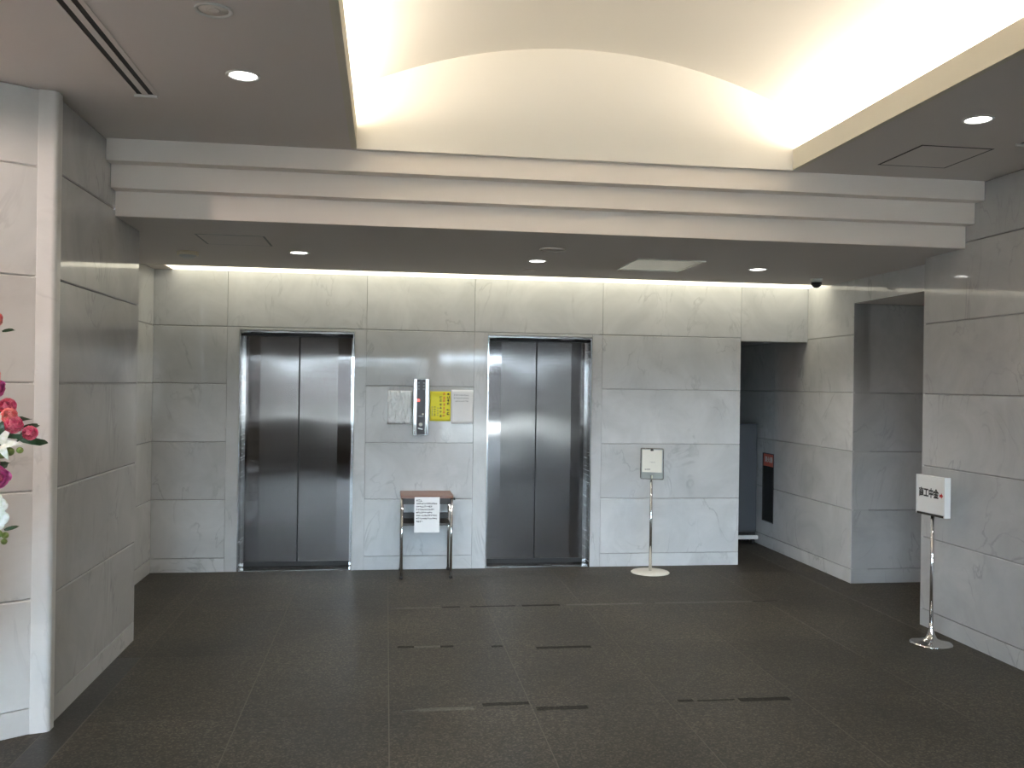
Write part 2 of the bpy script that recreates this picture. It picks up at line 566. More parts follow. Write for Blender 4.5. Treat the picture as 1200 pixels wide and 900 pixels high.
# worn strips of tape residue along the cross joints
for x0, x1, y, hw, mt in ((0.09, 0.19, 5.50, .02, 'residue_d'), (0.19, 0.35, 5.495, .02, 'residue_l'), (0.35, 0.43, 5.49, .018, 'residue_d'),
                          (0.66, 0.73, 5.465, .018, 'residue_d'), (0.93, 1.27, 5.41, .022, 'residue_d'),
                          (0.10, 0.18, 4.43, .006, 'residue_l'), (0.18, 0.45, 4.43, .024, 'residue_l'), (0.5, 0.735, 4.475, .022, 'residue_d'), (0.76, 1.02, 4.39, .025, 'residue_d'),
                          (1.50, 1.58, 4.43, .016, 'residue_d'), (1.60, 1.80, 4.42, .009, 'residue_d'), (1.82, 2.09, 4.41, .026, 'residue_d'),
                          (0.42, 0.55, 6.46, .018, 'residue_d'), (0.62, 0.95, 6.46, .014, 'residue_d'), (1.0, 1.28, 6.46, .022, 'residue_d'),
                          (0.1, 0.40, 6.455, .012, 'residue_l'), (1.33, 1.9, 6.455, .02, 'residue_l'), (2.0, 2.75, 6.455, .02, 'residue_l'), (2.76, 2.95, 6.45, .012, 'residue_d')):
    m = MB()
    rnd = random.Random(int(x0 * 1000))
    n = 8
    lo = [(x0 + (x1 - x0) * j / n, y - hw * rnd.uniform(.75, 1.1)) for j in range(n + 1)]
    hi = [(x0 + (x1 - x0) * j / n, y + hw * rnd.uniform(.75, 1.1)) for j in range(n, -1, -1)]
    m.prism(lo + hi, 0.0002, 0.0009)
    m.build('tape_residue', mt, floor)

# ------------------------------------------------------------------ back wall
wb = MB()
xs = [-1.93, -1.225, -0.272, 0.876, 1.806, 3.19, 3.84]
wb.grid(xs, [0, 2.032, 2.72], {(1, 0), (3, 0), (5, 0)}, 0.13)
wall_back = struct(wb.build('wall_back', 'mortar', None, (0, YB + 0.02, 0)))
P0 = wall_back
Z5 = ROWS[:6]


def back(x0, x1, zs, first=True):
    for k in range(len(zs) - 1):
        o = panel(P0, (x0, YB), 0, x1 - x0, zs[k + 1] - zs[k], zs[k], gz=0.0008 if zs[k] == 0 else 0.0012)
        o.location.y -= YB + 0.02
        panel_fix.append(o)


panel_fix = []
back(-1.92, -1.326, Z5)
back(-1.326, -1.225, [0, 2.06])
back(-0.272, -0.172, [0, 2.06])
back(-0.172, 0.757, Z5)
back(0.757, 0.876, [0, 2.06])
back(1.806, 1.90, [0, 2.06])
back(1.90, 3.188, Z5)
for x0, x1 in ((-1.92, -1.326), (-1.326, -0.172), (-0.172, 0.757), (0.757, 1.90), (1.90, 3.188)):
    back(x0, x1, [2.06, 2.72])
back(3.188, 3.83, [2.03, 2.72])
back(-1.225, -0.272, [2.032, 2.06])
back(0.876, 1.806, [2.032, 2.06])

# ------------------------------------------------------------------ side walls
wl = struct(MB().prism([(-1.60, 4.50), (-1.535, 4.40), (-1.535, 5.77), (-1.60, 5.77)], 0, ZM + 0.02).build('wall_left', 'mortar'))
clad(wl, (-1.515, 4.385), PI / 2, [0, 1.405])
# face +x: local -y maps to +x under a +90 degree turn
panel(wl, (-1.515, 5.79), PI, 0.39, ZM, 0, gz=0.001)
wlr = struct(MB().box(-2.08, -1.94, 5.60, 7.95, 0, 2.7).build('wall_left_rear', 'mortar'))
clad(wlr, (-1.92, 5.80), PI / 2, [0, 0.6, 2.0], ROWS[:6] + [2.70])
dirx, diry = -0.828, -0.5603
ang = math.atan2(-diry, -dirx)          # running towards the post
L0 = 2.4
a0 = (-1.566 + dirx * L0, 4.305 + diry * L0)
nx, ny = -math.sin(ang), math.cos(ang)
wlf = struct(MB().prism([(a0[0] + nx * .02, a0[1] + ny * .02), (-1.566 + nx * .02, 4.305 + ny * .02), (-1.566 + nx * .14, 4.305 + ny * .14), (a0[0] + nx * .14, a0[1] + ny * .14)], 0, ZM + 0.02).build('wall_left_front', 'mortar'))
clad(wlf, a0, ang, [0, 0.8, 1.6, 2.4], ROWS, 'marble_w')
post = [(-1.566, 4.303)]
for k in range(7):
    t = -PI / 2 + 0.25 + (PI / 2 - 0.1) * k / 6
    post.append((-1.520 + 0.028 * math.cos(t), 4.345 + 0.028 * math.sin(t)))
post += [(-1.492, 4.384), (-1.535, 4.386), (-1.60, 4.55), (-1.72, 4.42), (-1.59, 4.308)]
tp = struct(MB().prism(post, 0, ZM + 0.02).build('trim_1', 'marble_w'))
wls = struct(MB().box(-3.75, -3.55, YF0 + .001, 3.2, 0, 5.5).build('wall_left_side', 'marble_w'))

wr = struct(MB().grid([0, YV - YE, 5.70 - YE], [0, ZM + 0.02, 5.5], {(1, 1)}, 0.15).build('wall_right', 'mortar'))
wr.location = (3.82, YE, 0)
wr.rotation_euler.z = PI / 2
wr_panels = struct(MB().box(3.80, 3.815, 1.6, 5.6, .2, 2.7).build('wall_right_core', 'mortar'))
wr = wr_panels
clad(wr, (3.65, 5.72), -PI / 2, [0, 1.4, 2.8, 4.2], ROWS, 'marble_shade')
panel(wr, (3.82, 5.72), PI, 0.17, 2.515, 0, gz=0.001)

# niche wall (beyond the side passage) and its side passage
wn = MB()
wn.grid([0, 0.843, 1.11, 2.62], [0, 0.26, 0.95, 2.72], {(1, 1)}, 0.13)
wall_niche = struct(wn.build('wall_right_niche', 'mortar'))
wall_niche.location = (3.85, 9.60, 0)
wall_niche.rotation_euler.z = -PI / 2
RN = ROWS[:6] + [2.70]
niche_panels = []
for y1, y0, zz in ((9.60, 8.757, RN), (8.757, 8.49, [0, .116, .26]), (8.757, 8.49, [.95, 1.092, 1.58, 2.06, 2.70]), (8.49, 6.98, RN)):
    for k in range(len(zz) - 1):
        o = panel(None, (3.83, y1), -PI / 2, y1 - y0, zz[k + 1] - zz[k], zz[k], gz=0.0008 if zz[k] == 0 else 0.0012)
        niche_panels.append(o)
bpy.context.view_layer.update()
for o in niche_panels:
    mw = o.matrix_world.copy()
    o.parent = wall_niche
    o.matrix_parent_inverse = wall_niche.matrix_world.inverted()
hd = struct(MB().box(3.85, 5.4, 5.72, 7.1, 2.32, 2.72).build('wall_right_header', 'ceil'))
panel(hd, (3.83, 6.98), -PI / 2, 1.26, 0.20, 2.32, gz=0.001)
wrf = struct(MB().box(3.86, 5.4, 7.0, 7.15, 0, 2.5).build('wall_right_recess', 'mortar'))
clad(wrf, (3.834, 6.98), 0, [0, 1.4], [0, .116, .606, 1.092, 1.58, 2.32], 'marble_shade')
we = struct(MB().box(5.2, 5.4, 5.5, 7.0, 0, 2.5).build('wall_right_end', 'marble'))
wrn = struct(MB().box(3.82, 5.4, 5.5, 5.70, 0, 2.5).build('wall_right_near', 'marble'))
# back passage
wpl = struct(MB().box(3.05, 3.19, 7.96, 9.7, 0, 2.5).build('wall_passage_left', 'marble'))
wpe = struct(MB().box(3.05, 4.0, 9.6, 9.75, 0, 2.5).build('wall_passage_end', 'marble'))
cp = struct(MB().box(3.05, 4.0, 7.95, 9.7, 2.40, 2.5).build('ceiling_passage', 'ceil'))

# ------------------------------------------------------------------ ceiling
CX0, CX1, CY0, CY1 = -0.183, 2.375, 1.75, 5.06
cm = MB().grid([-3.75, CX0, CX1, 3.83], [YV, CY0, CY1, 5.20], {(1, 1)}, 0.05, 'z')
ceiling = struct(cm.build('ceiling', 'ceil', None, (0, 0, ZM)))
ZO = -ZM


def cpart(name, mb, mat):
    o = mb.build(name, mat, ceiling)
    o.location.z = ZO
    return o


cpart('fascia_band', MB().box(-1.513, 3.648, 5.10, 5.19, 2.785, ZM - 0.0005), 'fascia')
cpart('fascia_band', MB().box(-1.513, 3.648, 5.19, 5.28, 2.655, ZM + .045), 'fascia')
cpart('fascia_band', MB().box(-1.513, 3.648, 5.28, 5.30, 2.5155, ZM + .045), 'fascia')
low = MB().prism([(-1.513, 5.295), (3.648, 5.295), (3.648, 5.72), (3.83, 5.72), (3.83, 7.38), (-1.92, 7.38), (-1.92, 5.79), (-1.513, 5.79)], ZL, ZL + 0.04)
cpart('lower_soffit', low, 'ceil')
cpart('slot_backing', MB().box(-1.93, 3.84, 7.30, 7.95, 2.70, 2.78), 'fascia')
# vault over the cove: circle through the gable arc
VX, VR, VZ = 1.096, 2.97, 0.563
vm = MB()
n = 40
half = 1.60
arc = []
for k in range(n + 1):
    x = -half + 2 * half * k / n
    arc.append((VX + x, VZ + math.sqrt(VR * VR - x * x)))
ys = [CY0 - 0.02, CY1]
i0 = 0
for x, z in arc:
    vm.v += [(x, ys[0], z), (x, ys[1], z), (x, ys[0], z + .04), (x, ys[1], z + .04)]
for k in range(n):
    a = 4 * k
    for f in ((a, a + 1, a + 5, a + 4), (a + 2, a + 6, a + 7, a + 3)):
        vm.f.append(f)
        vm.s.append(True)
cpart('vault', vm, 'vault')
for yy, nm in ((CY1 - .005, 'gable'), (CY0 - 0.06, 'gable')):
    g = MB()
    poly = [(VX - half, 2.93)] + arc + [(VX + half, 2.93)]
    if yy > 0:
        poly = [(VX - half, 2.96), ] + arc + [(VX + half, 2.96), (CX1 + .0, 2.96), (CX1, ZM - 0.004), (CX0, ZM - 0.004), (CX0, 2.96)]
    m = len(poly)
    g.v = [(x, yy, z) for x, z in poly] + [(x, yy + .04, z) for x, z in poly]
    g.f = [tuple(range(m)), tuple(reversed(range(m, 2 * m)))] + [(k, (k + 1) % m, m + (k + 1) % m, m + k) for k in range(m)]
    g.s = [False] * len(g.f)
    cpart(nm, g, 'vault')
for x0, x1 in ((CX0 - 0.03, CX0 + .003), (CX1 - .003, CX1 + 0.03)):
    cpart('cove_lip', MB().box(x0, x1, CY0, CY1 - .006, ZM - .0015, 3.025), 'lip')
for x0, x1 in ((VX - half - .03, VX - half + .01), (VX + half - .01, VX + half + .03)):
    cpart('cove_back', MB().box(x0, x1, CY0, CY1, ZM + .05, 3.12), 'vault')
# tubes lying in the two troughs
for s, side in ((-1, 'over the slot diffuser'), (1, 'over the hatch')):
    xt = VX + s * 1.44
    for j in range(3):
        yv = CY1 - 0.12 - j * 1.06
        t = thing('fluorescent_tube', 'lit fluorescent tube hidden in the cove trough', 'lamp', (xt, yv, ZM + 0.05), 0, 'tubes in the cove troughs')
        MB().box(-.03, .03, -1.03, 0, 0, .025).build('batten', 'white', t)
        MB().tube([(0, -1.01, .042), (0, -.02, .042)], .014, 10).build('tube', 'tube', t)
    ld = bpy.data.lights.new('cove_light', 'AREA')
    ld.shape = 'RECTANGLE'
    ld.size = 0.05
    ld.size_y = CY1 - CY0 - .1
    ld.energy = COVE_W * 6 * 3.3 / 7.4
    ld.color = (1.0, 0.89, 0.74)
    lo = bpy.data.objects.new('cove_light', ld)
    C.objects.link(lo)
    lo.location = (xt, (CY0 + CY1) / 2, ZM + 0.115)
    lo.rotation_euler = (PI, 0, 0)

# slot light along the top of the back wall
sl = thing('slot_light', 'long glowing light slot along the top of the marble elevator wall', 'light', (1.02, 7.59, ZL))
MB().box(-2.78, 2.80, -.205, .205, .012, .02).build('diffuser', 'slotglow', sl)
MB().box(-2.94, -2.79, -.205, .205, .010, .03).build('end_plate', 'ceil', sl)
MB().box(-2.94, 2.80, -.212, -.206, -.004, .03).build('edge_rail', 'lip', sl)


# ------------------------------------------------------------------ elevator doors
def elevator(name, x0, x1, label):
    cx = (x0 + x1) / 2
    w = (x1 - x0) / 2
    d = struct(link(name, None, None, (cx, YB, 0)))
    d['label'] = label
    d['category'] = 'elevator door'
    for s in (-1, 1):
        j = MB()
        a, b = s * w, s * (w - 0.012)
        j.box(min(a, b), max(a, b), -0.004, 0.235, 0, 2.032)
        jo = j.build('jamb', 'jamb', d)
        b2 = s * (w - 0.030)
        MB().box(min(b, b2), max(b, b2), 0.165, 0.185, 0.012, 2.012).build('stop_strip', 'chrome', jo)
        MB().box(min(a, s * (w - .006)), max(a, s * (w - .006)), -0.0065, -0.0042, 0.0, 2.034).build('edge_strip', 'chrome', jo)
    h = MB().box(-w + .012, w - .012, -.004, .235, 2.018, 2.032).build('head_jamb', 'jamb', d)
    MB().box(-w + .012, w - .012, 0.16, 0.235, 1.996, 2.017).build('head_gap', 'dark', h)
    sill = MB().box(-w + .012, w - .012, 0.0, 0.24, 0.0005, 0.006).build('sill', 'jamb', d)
    MB().box(-w + .013, w - .013, 0.195, 0.2, 0.0062, 0.045).build('kick_gap', 'dark', sill)
    for s in (-1, 1):
        a, b = sorted((s * 0.004, s * (w - .013)))
        p = MB().bbox(a, b, 0.20, 0.23, 0.014, 1.995, 0.002).build('door_panel', 'door', d)
        a, b = sorted((s * (w - .0145), s * (w - .145)))
        MB().box(a, b, .1985, .1998, .05, 1.993).build('polished_strip', 'doorm', p)
    MB().box(-.006, .006, .212, .24, .008, 1.998).build('center_gap', 'dark', d)
    MB().box(-w, w, .236, .30, 0, 2.03).build('shaft_backing', 'dark', d)
    return d


elevator('door_1', -1.225, -0.272, 'brushed steel elevator door pair between the room corner and the small table')
elevator('door_2', 0.876, 1.806, 'brushed steel elevator door pair between table and chrome clip stand')


# ------------------------------------------------------------------ writing helpers
def text_mesh(body, size, mat, bold=0.0, align='CENTER'):
    cu = bpy.data.curves.new('lettering', 'FONT')
    cu.body = body
    cu.size = size
    cu.align_x = align
    cu.align_y = 'CENTER'
    cu.offset = bold
    cu.extrude = 0.0004
    cu.resolution_u = 3
    o = bpy.data.objects.new('lettering_tmp', cu)
    C.objects.link(o)
    bpy.context.view_layer.update()
    dg = bpy.context.evaluated_depsgraph_get()
    me = bpy.data.meshes.new_from_object(o.evaluated_get(dg))
    bpy.data.objects.remove(o)
    me.materials.clear()
    me.materials.append(MAT[mat])
    return me


def glyph_marks(cells, y, seed):
    """strokes of small characters too blurred to read: cells = [(x, z, size)]"""
    rnd = random.Random(seed)
    m = MB()
    for x, z, s in cells:
        th = s * 0.16
        for k in range(rnd.choice((2, 3, 3))):
            zz = z + s * rnd.uniform(-.42, .42)
            l = s * rnd.uniform(.25, .45)
            m.box(x - l, x + l, y - .0004, y, zz - th / 2, zz + th / 2)
        for k in range(rnd.choice((1, 2, 2))):
            xx = x + s * rnd.uniform(-.38, .38)
            l = s * rnd.uniform(.2, .46)
            m.box(xx - th / 2, xx + th / 2, y - .0004, y, z - l, z + l)
    return m


def marks(name, cells, y, seed, mat, parent):
    o = glyph_marks(cells, y, seed).build(name, mat, parent)
    o['kind'] = 'stuff'
    return o


# ------------------------------------------------------------------ call panel and notices on the wall
cpn = thing('elevator_call_panel', 'tall narrow elevator indicator and call panel with bright side strips', 'call panel', (0.2995, YB, 1.159))
MB().bbox(-.068, .068, -.030, 0.0, 0, .489, .003).build('housing', 'jamb', cpn)
for s in (-1, 1):
    MB().bbox(s * .050 - .0105, s * .050 + .0105, -.038, -.031, .008, .481, .002).build('side_strip', 'chrome', cpn)
gl = MB().box(-.036, .036, -.0335, -.0302, .165, .483).build('indicator_glass', 'blackglass', cpn)
lo = MB().box(-.036, .036, -.0335, -.0302, .006, .163).build('button_plate', 'blackglass', cpn)
for r_ in range(3):
    for c_ in (-1, 1):
        MB().box(c_ * .022 - .007, c_ * .022 + .007, -.0345, -.0337, .395 + r_ * .026, .405 + r_ * .026).build('indicator_mark', 'greyink', gl)
MB().lathe([(0, 0), (.011, 0), (.011, .004), (0, .004)], 16).build('floor_lamp_light', 'redglow', gl, (-.022, -.0338, .302)).rotation_euler = (PI / 2, 0, 0)
MB().lathe([(0, 0), (.006, 0), (.006, .004), (0, .004)], 12).build('small_button', 'beige', gl, (.016, -.0338, .183)).rotation_euler = (PI / 2, 0, 0)
MB().lathe([(0, 0), (.016, 0), (.014, .006), (0, .007)], 20).build('call_button', 'white', lo, (-.002, -.0338, .094)).rotation_euler = (PI / 2, 0, 0)
MB().quad([(-.024, -.0342, .066), (.016, -.0342, .058), (.014, -.0342, .047), (.004, -.0342, .052), (-.024, -.0342, .058)]).build('white_mark', 'white', lo)


def notice(name, label, x0, x1, z0, z1, mat, yoff=0.0025, cat='notice'):
    t = thing(name, label, cat, ((x0 + x1) / 2, YB, z0))
    w, h = (x1 - x0) / 2, z1 - z0
    m = MB()
    nx_, nz_ = 10, 12
    rnd = random.Random(int(x0 * 1000))
    for k in range(nz_ + 1):
        for j in range(nx_ + 1):
            u, v = j / nx_, k / nz_
            e = min(u, 1 - u, v, 1 - v)
            m.v.append((-w + 2 * w * u, -yoff - (0.004 * rnd.random() if mat == 'sleeve' else 0.0012) * min(1, e * 5), h * v))
    for k in range(nz_):
        for j in range(nx_):
            a = k * (nx_ + 1) + j
            m.f.append((a, a + 1, a + nx_ + 2, a + nx_ + 1))
            m.s.append(True)
    sh = m.build('sheet', mat, t)
    so = sh.modifiers.new('thickness', 'SOLIDIFY')
    so.thickness = 0.0006
    return t, w, h


t, w, h = notice('notice_sleeve', 'crumpled clear plastic sleeve taped beside the elevator call panel', 0.012, 0.228, 1.254, 1.542, 'sleeve')
t, w, h = notice('yellow_notice', 'yellow notice with black and orange vertical lettering beside call panel', 0.377, 0.556, 1.283, 1.54, 'yellow')
for x, zs_, s, mt in ((.068, (.236, .207, .178, .150, .098, .065), .026, 'ink'), (.033, (.236, .205, .175, .143, .112, .078, .045), .026, 'redink'),
                      (.004, (.205, .175, .143, .112, .078, .045), .022, 'ink'), (-.022, (.11, .09, .07, .05), .013, 'greyink'),
                      (-.046, (.12, .10, .08, .06, .045), .013, 'ink'), (-.068, (.12, .10, .08, .06, .045), .013, 'greyink')):
    marks('vertical_lettering', [(x, z, s) for z in zs_], -.0042, int(x * 1000) + 200, mt, t)
t, w, h = notice('white_notice', 'white sheet with three short printed lines right of yellow notice', 0.562, 0.753, 1.262, 1.556, 'paper')
for k, nn in ((0, 9), (1, 9), (2, 8)):
    marks('printed_line', [(-.068 + .0145 * j + (.012 if k == 2 else 0), .247 - .026 * k, .0115) for j in range(nn)], -.0042, 50 + k, 'greyink', t)

# ------------------------------------------------------------------ small table and its notice
tb = thing('side_table', 'small brown topped table with thin chrome legs between the elevators', 'table', (0.347, 7.60, 0))
MB().bbox(-.216, .216, -.185, .185, .660, .682, .003).build('tabletop', 'wood', tb)
MB().box(-.205, .205, -.172, .172, .612, .659).build('apron', 'shelfm', tb)
sh = MB().bbox(-.196, .196, -.15, .15, .432, .450, .002).build('shelf', 'shelfm', tb)
MB().box(-.196, .196, .13, .148, .4505, .50).build('shelf_back', 'shelfm', sh)
for sx in (-1, 1):
    for sy in (-1, 1):
        lg = MB().tube([(sx * .203, sy * .172, .012), (sx * .203, sy * .172, .660)], .0105, 14).build('leg', 'chrome', tb)
        MB().lathe([(0, 0), (.014, 0), (.015, .012), (.012, .022), (0, .022)], 14, (sx * .203, sy * .172, 0)).build('foot', 'black', lg)
MB().bbox(.2165, .232, -.18, -.155, .645, .665, .003).build('hook', 'black', tb)
pn = thing('paper_notice', 'white printed notice hanging from the front edge of small table', 'notice', (0.347, 7.413, 0.382))
MB().box(-.103, .103, -.0022, -.0016, 0, .290).build('sheet', 'paper', pn)
for row, (nn, s) in enumerate(((3, .019), (13, .0145), (10, .0145), (11, .0145), (10, .0145), (13, .0145), (13, .0145), (4, .0145))):
    marks('printed_line', [(-.083 + .0133 * j * (1.3 if row == 0 else 1), .262 - .0245 * row, s) for j in range(nn)], -.0026, 80 + row, 'ink', pn)

# ------------------------------------------------------------------ clip stand in front of the wall
st = thing('clip_sign_stand', 'chrome sign stand with cream disc base and clipped paper frame', 'sign stand', (2.283, 7.53, 0))
MB().lathe([(0, 0), (.163, 0), (.166, .004), (.160, .009), (.05, .014), (.02, .016), (0, .016)], 48).build('base', 'cream', st)
MB().tube([(0, 0, .014), (0, 0, .84)], .0125, 16).build('pole', 'chrome', st)
fr = link('sign_frame', MB().bbox(-.094, .094, -.006, -.001, .812, 1.07, .0015).mesh('sign_frame', 'glass'), st, (0, -.014, 0), math.radians(-24))
loop = []
for cx_, cz_, a1 in ((.088, 1.064, 0), (-.088, 1.064, 90), (-.088, .818, 180), (.088, .818, 270)):
    for k in range(5):
        t_ = math.radians(a1 + 22.5 * k)
        loop.append((cx_ + .009 * math.cos(t_), -.003, cz_ + .009 * math.sin(t_)))
loop.append(loop[0])
MB().tube(loop, .0038, 8, False).build('wire_frame', 'jamb', fr)
MB().box(-.085, .085, -.0075, -.0065, .868, 1.062).build('clipped_sheet', 'cream', fr)
marks('printed_line', [(-.055 + .012 * j, .892, .013) for j in range(4)], -.0078, 9, 'ink', fr)
marks('faint_line', [(-.015 + .010 * j, .955, .008) for j in range(5)], -.0078, 11, 'greyink', fr)
MB().lathe([(0, 0), (.013, 0), (.015, .008), (.008, .022), (0, .022)], 14, (0, -.008, 1.052)).build('clip', 'black', fr)

# ------------------------------------------------------------------ direction sign by the right wall
sg = thing('direction_sign_stand', 'chrome pole stand with boxed white direction sign beside the right wall', 'sign stand', (3.449, 5.281, 0))
MB().lathe([(0, 0), (.128, 0), (.130, .004), (.118, .010), (.07, .018), (.036, .034), (.022, .06), (.0145, .10), (.0125, .13), (0, .13)], 48).build('base', 'chrome', sg)
MB().tube([(0, 0, .12), (0, 0, .82)], .0118, 16).build('pole', 'chrome', sg)
bx = link('sign_box', MB().bbox(-.128, .128, -.018, .018, .826, 1.062, .002).mesh('sign_box', 'white'), sg, (0, 0, 0), math.radians(-86))
for s in (-1, 1):
    MB().bbox(s * .132 - .004, s * .132 + .004, -.022, .022, .812, 1.064, .001).build('side_rail', 'white', bx)
MB().box(-.127, .127, -.022, .022, .812, .8255).build('bottom_rail', 'jamb', bx)
for body, x, sz, mt in (('商工中金', -.018, .047, 'ink'),):
    o = link('sign_lettering', text_mesh(body, sz, mt, 0.0018), bx, (x, -.0186, .950), 0)
    o.rotation_euler = (PI / 2, 0, 0)
    o.scale = (1.0, 1.3, 1.0)
ar = MB()
ar.prism([(-.014, -.008), (.002, -.008), (.002, -.018), (.018, 0), (.002, .018), (.002, .008), (-.014, .008)], 0, .0006)
o = ar.build('red_arrow', 'signred', bx, (.1, -.0186, .948))
o.rotation_euler = (PI / 2, 0, 0)

# ------------------------------------------------------------------ extinguisher recess and cart in the back passage
fx = thing('extinguisher_cabinet', 'recessed wall box with red plate above a fire extinguisher compartment', 'extinguisher box', (3.83, 8.6235, 0.26), -PI / 2)
W2, HH = .1315, .69
cv = MB()
cv.box(-W2, W2, .112, .12, 0, HH)
cv.build('back_plate', 'darkbox', fx)
for a, b, z0, z1, nm in ((-W2, -W2 + .006, .006, HH - .006, 'side_plate'), (W2 - .006, W2, .006, HH - .006, 'side_plate'), (-W2, W2, 0, .006, 'floor_plate'), (-W2, W2, HH - .006, HH, 'top_plate')):
    MB().box(a, b, -.004, .111, z0, z1).build(nm, 'darkbox', fx)
pl = MB().box(-W2 + .0065, W2 - .0065, .004, .008, HH - .13, HH - .007).build('name_plate', 'redplate', fx)
o = link('plate_lettering', text_mesh('消火器', .062, 'white', 0.001), pl, (0, .0035, HH - .066))
o.rotation_euler = (PI / 2, 0, 0)
MB().box(-W2 + .0065, W2 - .0065, .004, .007, .0065, HH - .131).build('smoked_pane', 'smoke', fx)
ex = thing('fire_extinguisher', 'red fire extinguisher standing inside the recessed wall box', 'extinguisher', (3.89, 8.615, 0.267), -PI / 2)
MB().lathe([(0, 0), (.044, 0), (.046, .008), (.046, .30), (.040, .335), (.022, .355), (.016, .375), (0, .375)], 24).build('cylinder', 'red', ex)
MB().box(-.008, .008, -.045, .02, .376, .392).build('lever', 'black', ex)
MB().tube([(0, -.01, .37), (.04, -.015, .36), (.052, -.015, .30), (.052, -.012, .12), (.050, -.012, .06)], .007, 8).build('hose', 'black', ex)
MB().box(-.03, .03, -.0475, -.0462, .14, .24).build('instruction_label', 'white', ex)

ct = thing('dark_cabinet', 'dark grey low cabinet with white bottom rail in the passage', 'cabinet', (3.50, 8.95, 0))
MB().bbox(-.30, .30, -.12, .12, .13, 1.24, .004).build('body', 'darkgrey', ct)
MB().bbox(-.30, .31, -.15, -.121, .055, .095, .003).build('bottom_rail', 'white', ct)
MB().box(-.29, .29, -.118, .11, .06, .128).build('plinth', 'black', ct)
for sx in (-1, 1):
    for sy in (-1, 1):
        MB().tube([(sx * .27 - .012, sy * .10, .029), (sx * .27 + .012, sy * .10, .029)], .029, 14).build('caster', 'black', ct)


# ------------------------------------------------------------------ ceiling fittings
def downlight(x, y, z, lit, label, r=.072, power=None, group='recessed downlights'):
    t = thing('downlight', label, 'ceiling light', (x, y, z), 0, group)
    MB().lathe([(r, -.0005), (r, -.004), (r - .004, -.0065), (r - .012, -.0055), (r - .014, -.0008)], 32).build('trim_ring', 'white', t)
    MB().lathe([(0, -.0015), (r - .015, -.0015), (r - .015, -.0004), (0, -.0004)], 32).build('lamp_face', 'lampglow' if lit else 'fascia', t)
    if not lit:
        MB().lathe([(0, -.004), (.018, -.0035), (.024, -.0016), (0, -.0016)], 20).build('lamp_hub', 'fascia', t)
    if lit:
        ld = bpy.data.lights.new('downlight_beam', 'SPOT')
        ld.energy = SPOT_W * (13 if z < 2.7 else 4)
        ld.spot_size = math.radians(130)
        ld.spot_blend = 0.8
        ld.shadow_soft_size = 0.06
        ld.color = (1.0, 0.96, 0.89)
        lo_ = bpy.data.objects.new('downlight_beam', ld)
        C.objects.link(lo_)
        lo_.parent = t
        lo_.location = (0, 0, -.02)
    return t


downlight(-0.62, 6.47, ZL, True, 'lit recessed downlight in the low ceiling beside the hatch')
downlight(1.083, 6.49, ZL, True, 'lit recessed downlight in the low ceiling near the round speaker')
downlight(2.80, 6.54, ZL, True, 'lit recessed downlight in the low ceiling near the dome camera')
downlight(-0.622, 3.95, ZM, True, 'lit recessed downlight in the high ceiling near the slot diffuser')
downlight(2.787, 3.95, ZM, True, 'lit recessed downlight in the high ceiling beside the square hatch')
downlight(-0.62, 3.273, ZM, False, 'unlit recessed downlight in the high ceiling with grey face', .066)
dlw = downlight(-2.55, 2.35, ZM, True, 'warm lit downlight over the flower arrangement', .072)
for ch in dlw.children:
    if ch.type == 'LIGHT':
        ch.data.color = (1.0, 0.79, 0.68)
        ch.data.energy = 215
        ch.data.spot_size = math.radians(178)
        ch.data.spot_blend = 0.15

sd = thing('smoke_detector', 'round beige smoke detector on the low ceiling corner', 'smoke detector', (-1.405, 6.62, ZL))
MB().lathe([(0, -.026), (.070, -.026), (.074, -.020), (.074, -.0005), (0, -.0005)], 32).build('base', 'beige', sd)
MB().lathe([(0, -.052), (.022, -.050), (.048, -.040), (.060, -.0265), (0, -.0265)], 32).build('dome', 'white', sd)
dc = thing('dome_camera', 'small black dome security camera on the low ceiling', 'security camera', (3.495, 6.98, ZL))
MB().lathe([(0, -.034), (.036, -.034), (.046, -.022), (.048, -.0005), (0, -.0005)], 28).build('mount', 'white', dc)
MB().lathe([(0, -.078), (.018, -.075), (.034, -.063), (.043, -.046), (.044, -.0345), (0, -.0345)], 28).build('dome', 'black', dc)
sp = thing('ceiling_speaker', 'flat round grey speaker cover flush in the low ceiling', 'speaker', (1.09, 5.92, ZL))
MB().lathe([(.088, -.0005), (.088, -.006), (.080, -.008), (.079, -.003), (.079, -.0005)], 36).build('rim', 'fascia', sp)
MB().lathe([(0, -.004), (.078, -.003), (.078, -.0005), (0, -.0005)], 36).build('grille', 'ceil', sp)
sn = thing('ceiling_sensor', 'small round grey cover between downlight and slot light', 'sensor', (1.10, 7.0, ZL))
MB().lathe([(.056, -.0005), (.056, -.005), (.047, -.007), (.046, -.0005)], 28).build('rim', 'fascia', sn)
MB().lathe([(0, -.003), (.045, -.0025), (.045, -.0005), (0, -.0005)], 28).build('face', 'fascia', sn)
lp = thing('square_ceiling_panel', 'square off-white flush panel in the low ceiling', 'ceiling panel', (2.01, 6.50, ZL))
for a, b, c_, d_ in ((-.25, .25, -.30, -.282), (-.25, .25, .282, .30), (-.25, -.232, -.2815, .2815), (.232, .25, -.2815, .2815)):
    MB().box(a, b, c_, d_, -.008, -.0005).build('frame_bar', 'acrylic', lp)
MB().box(-.2315, .2315, -.2815, .2815, -.004, -.0005).build('panel', 'acrylic', lp)


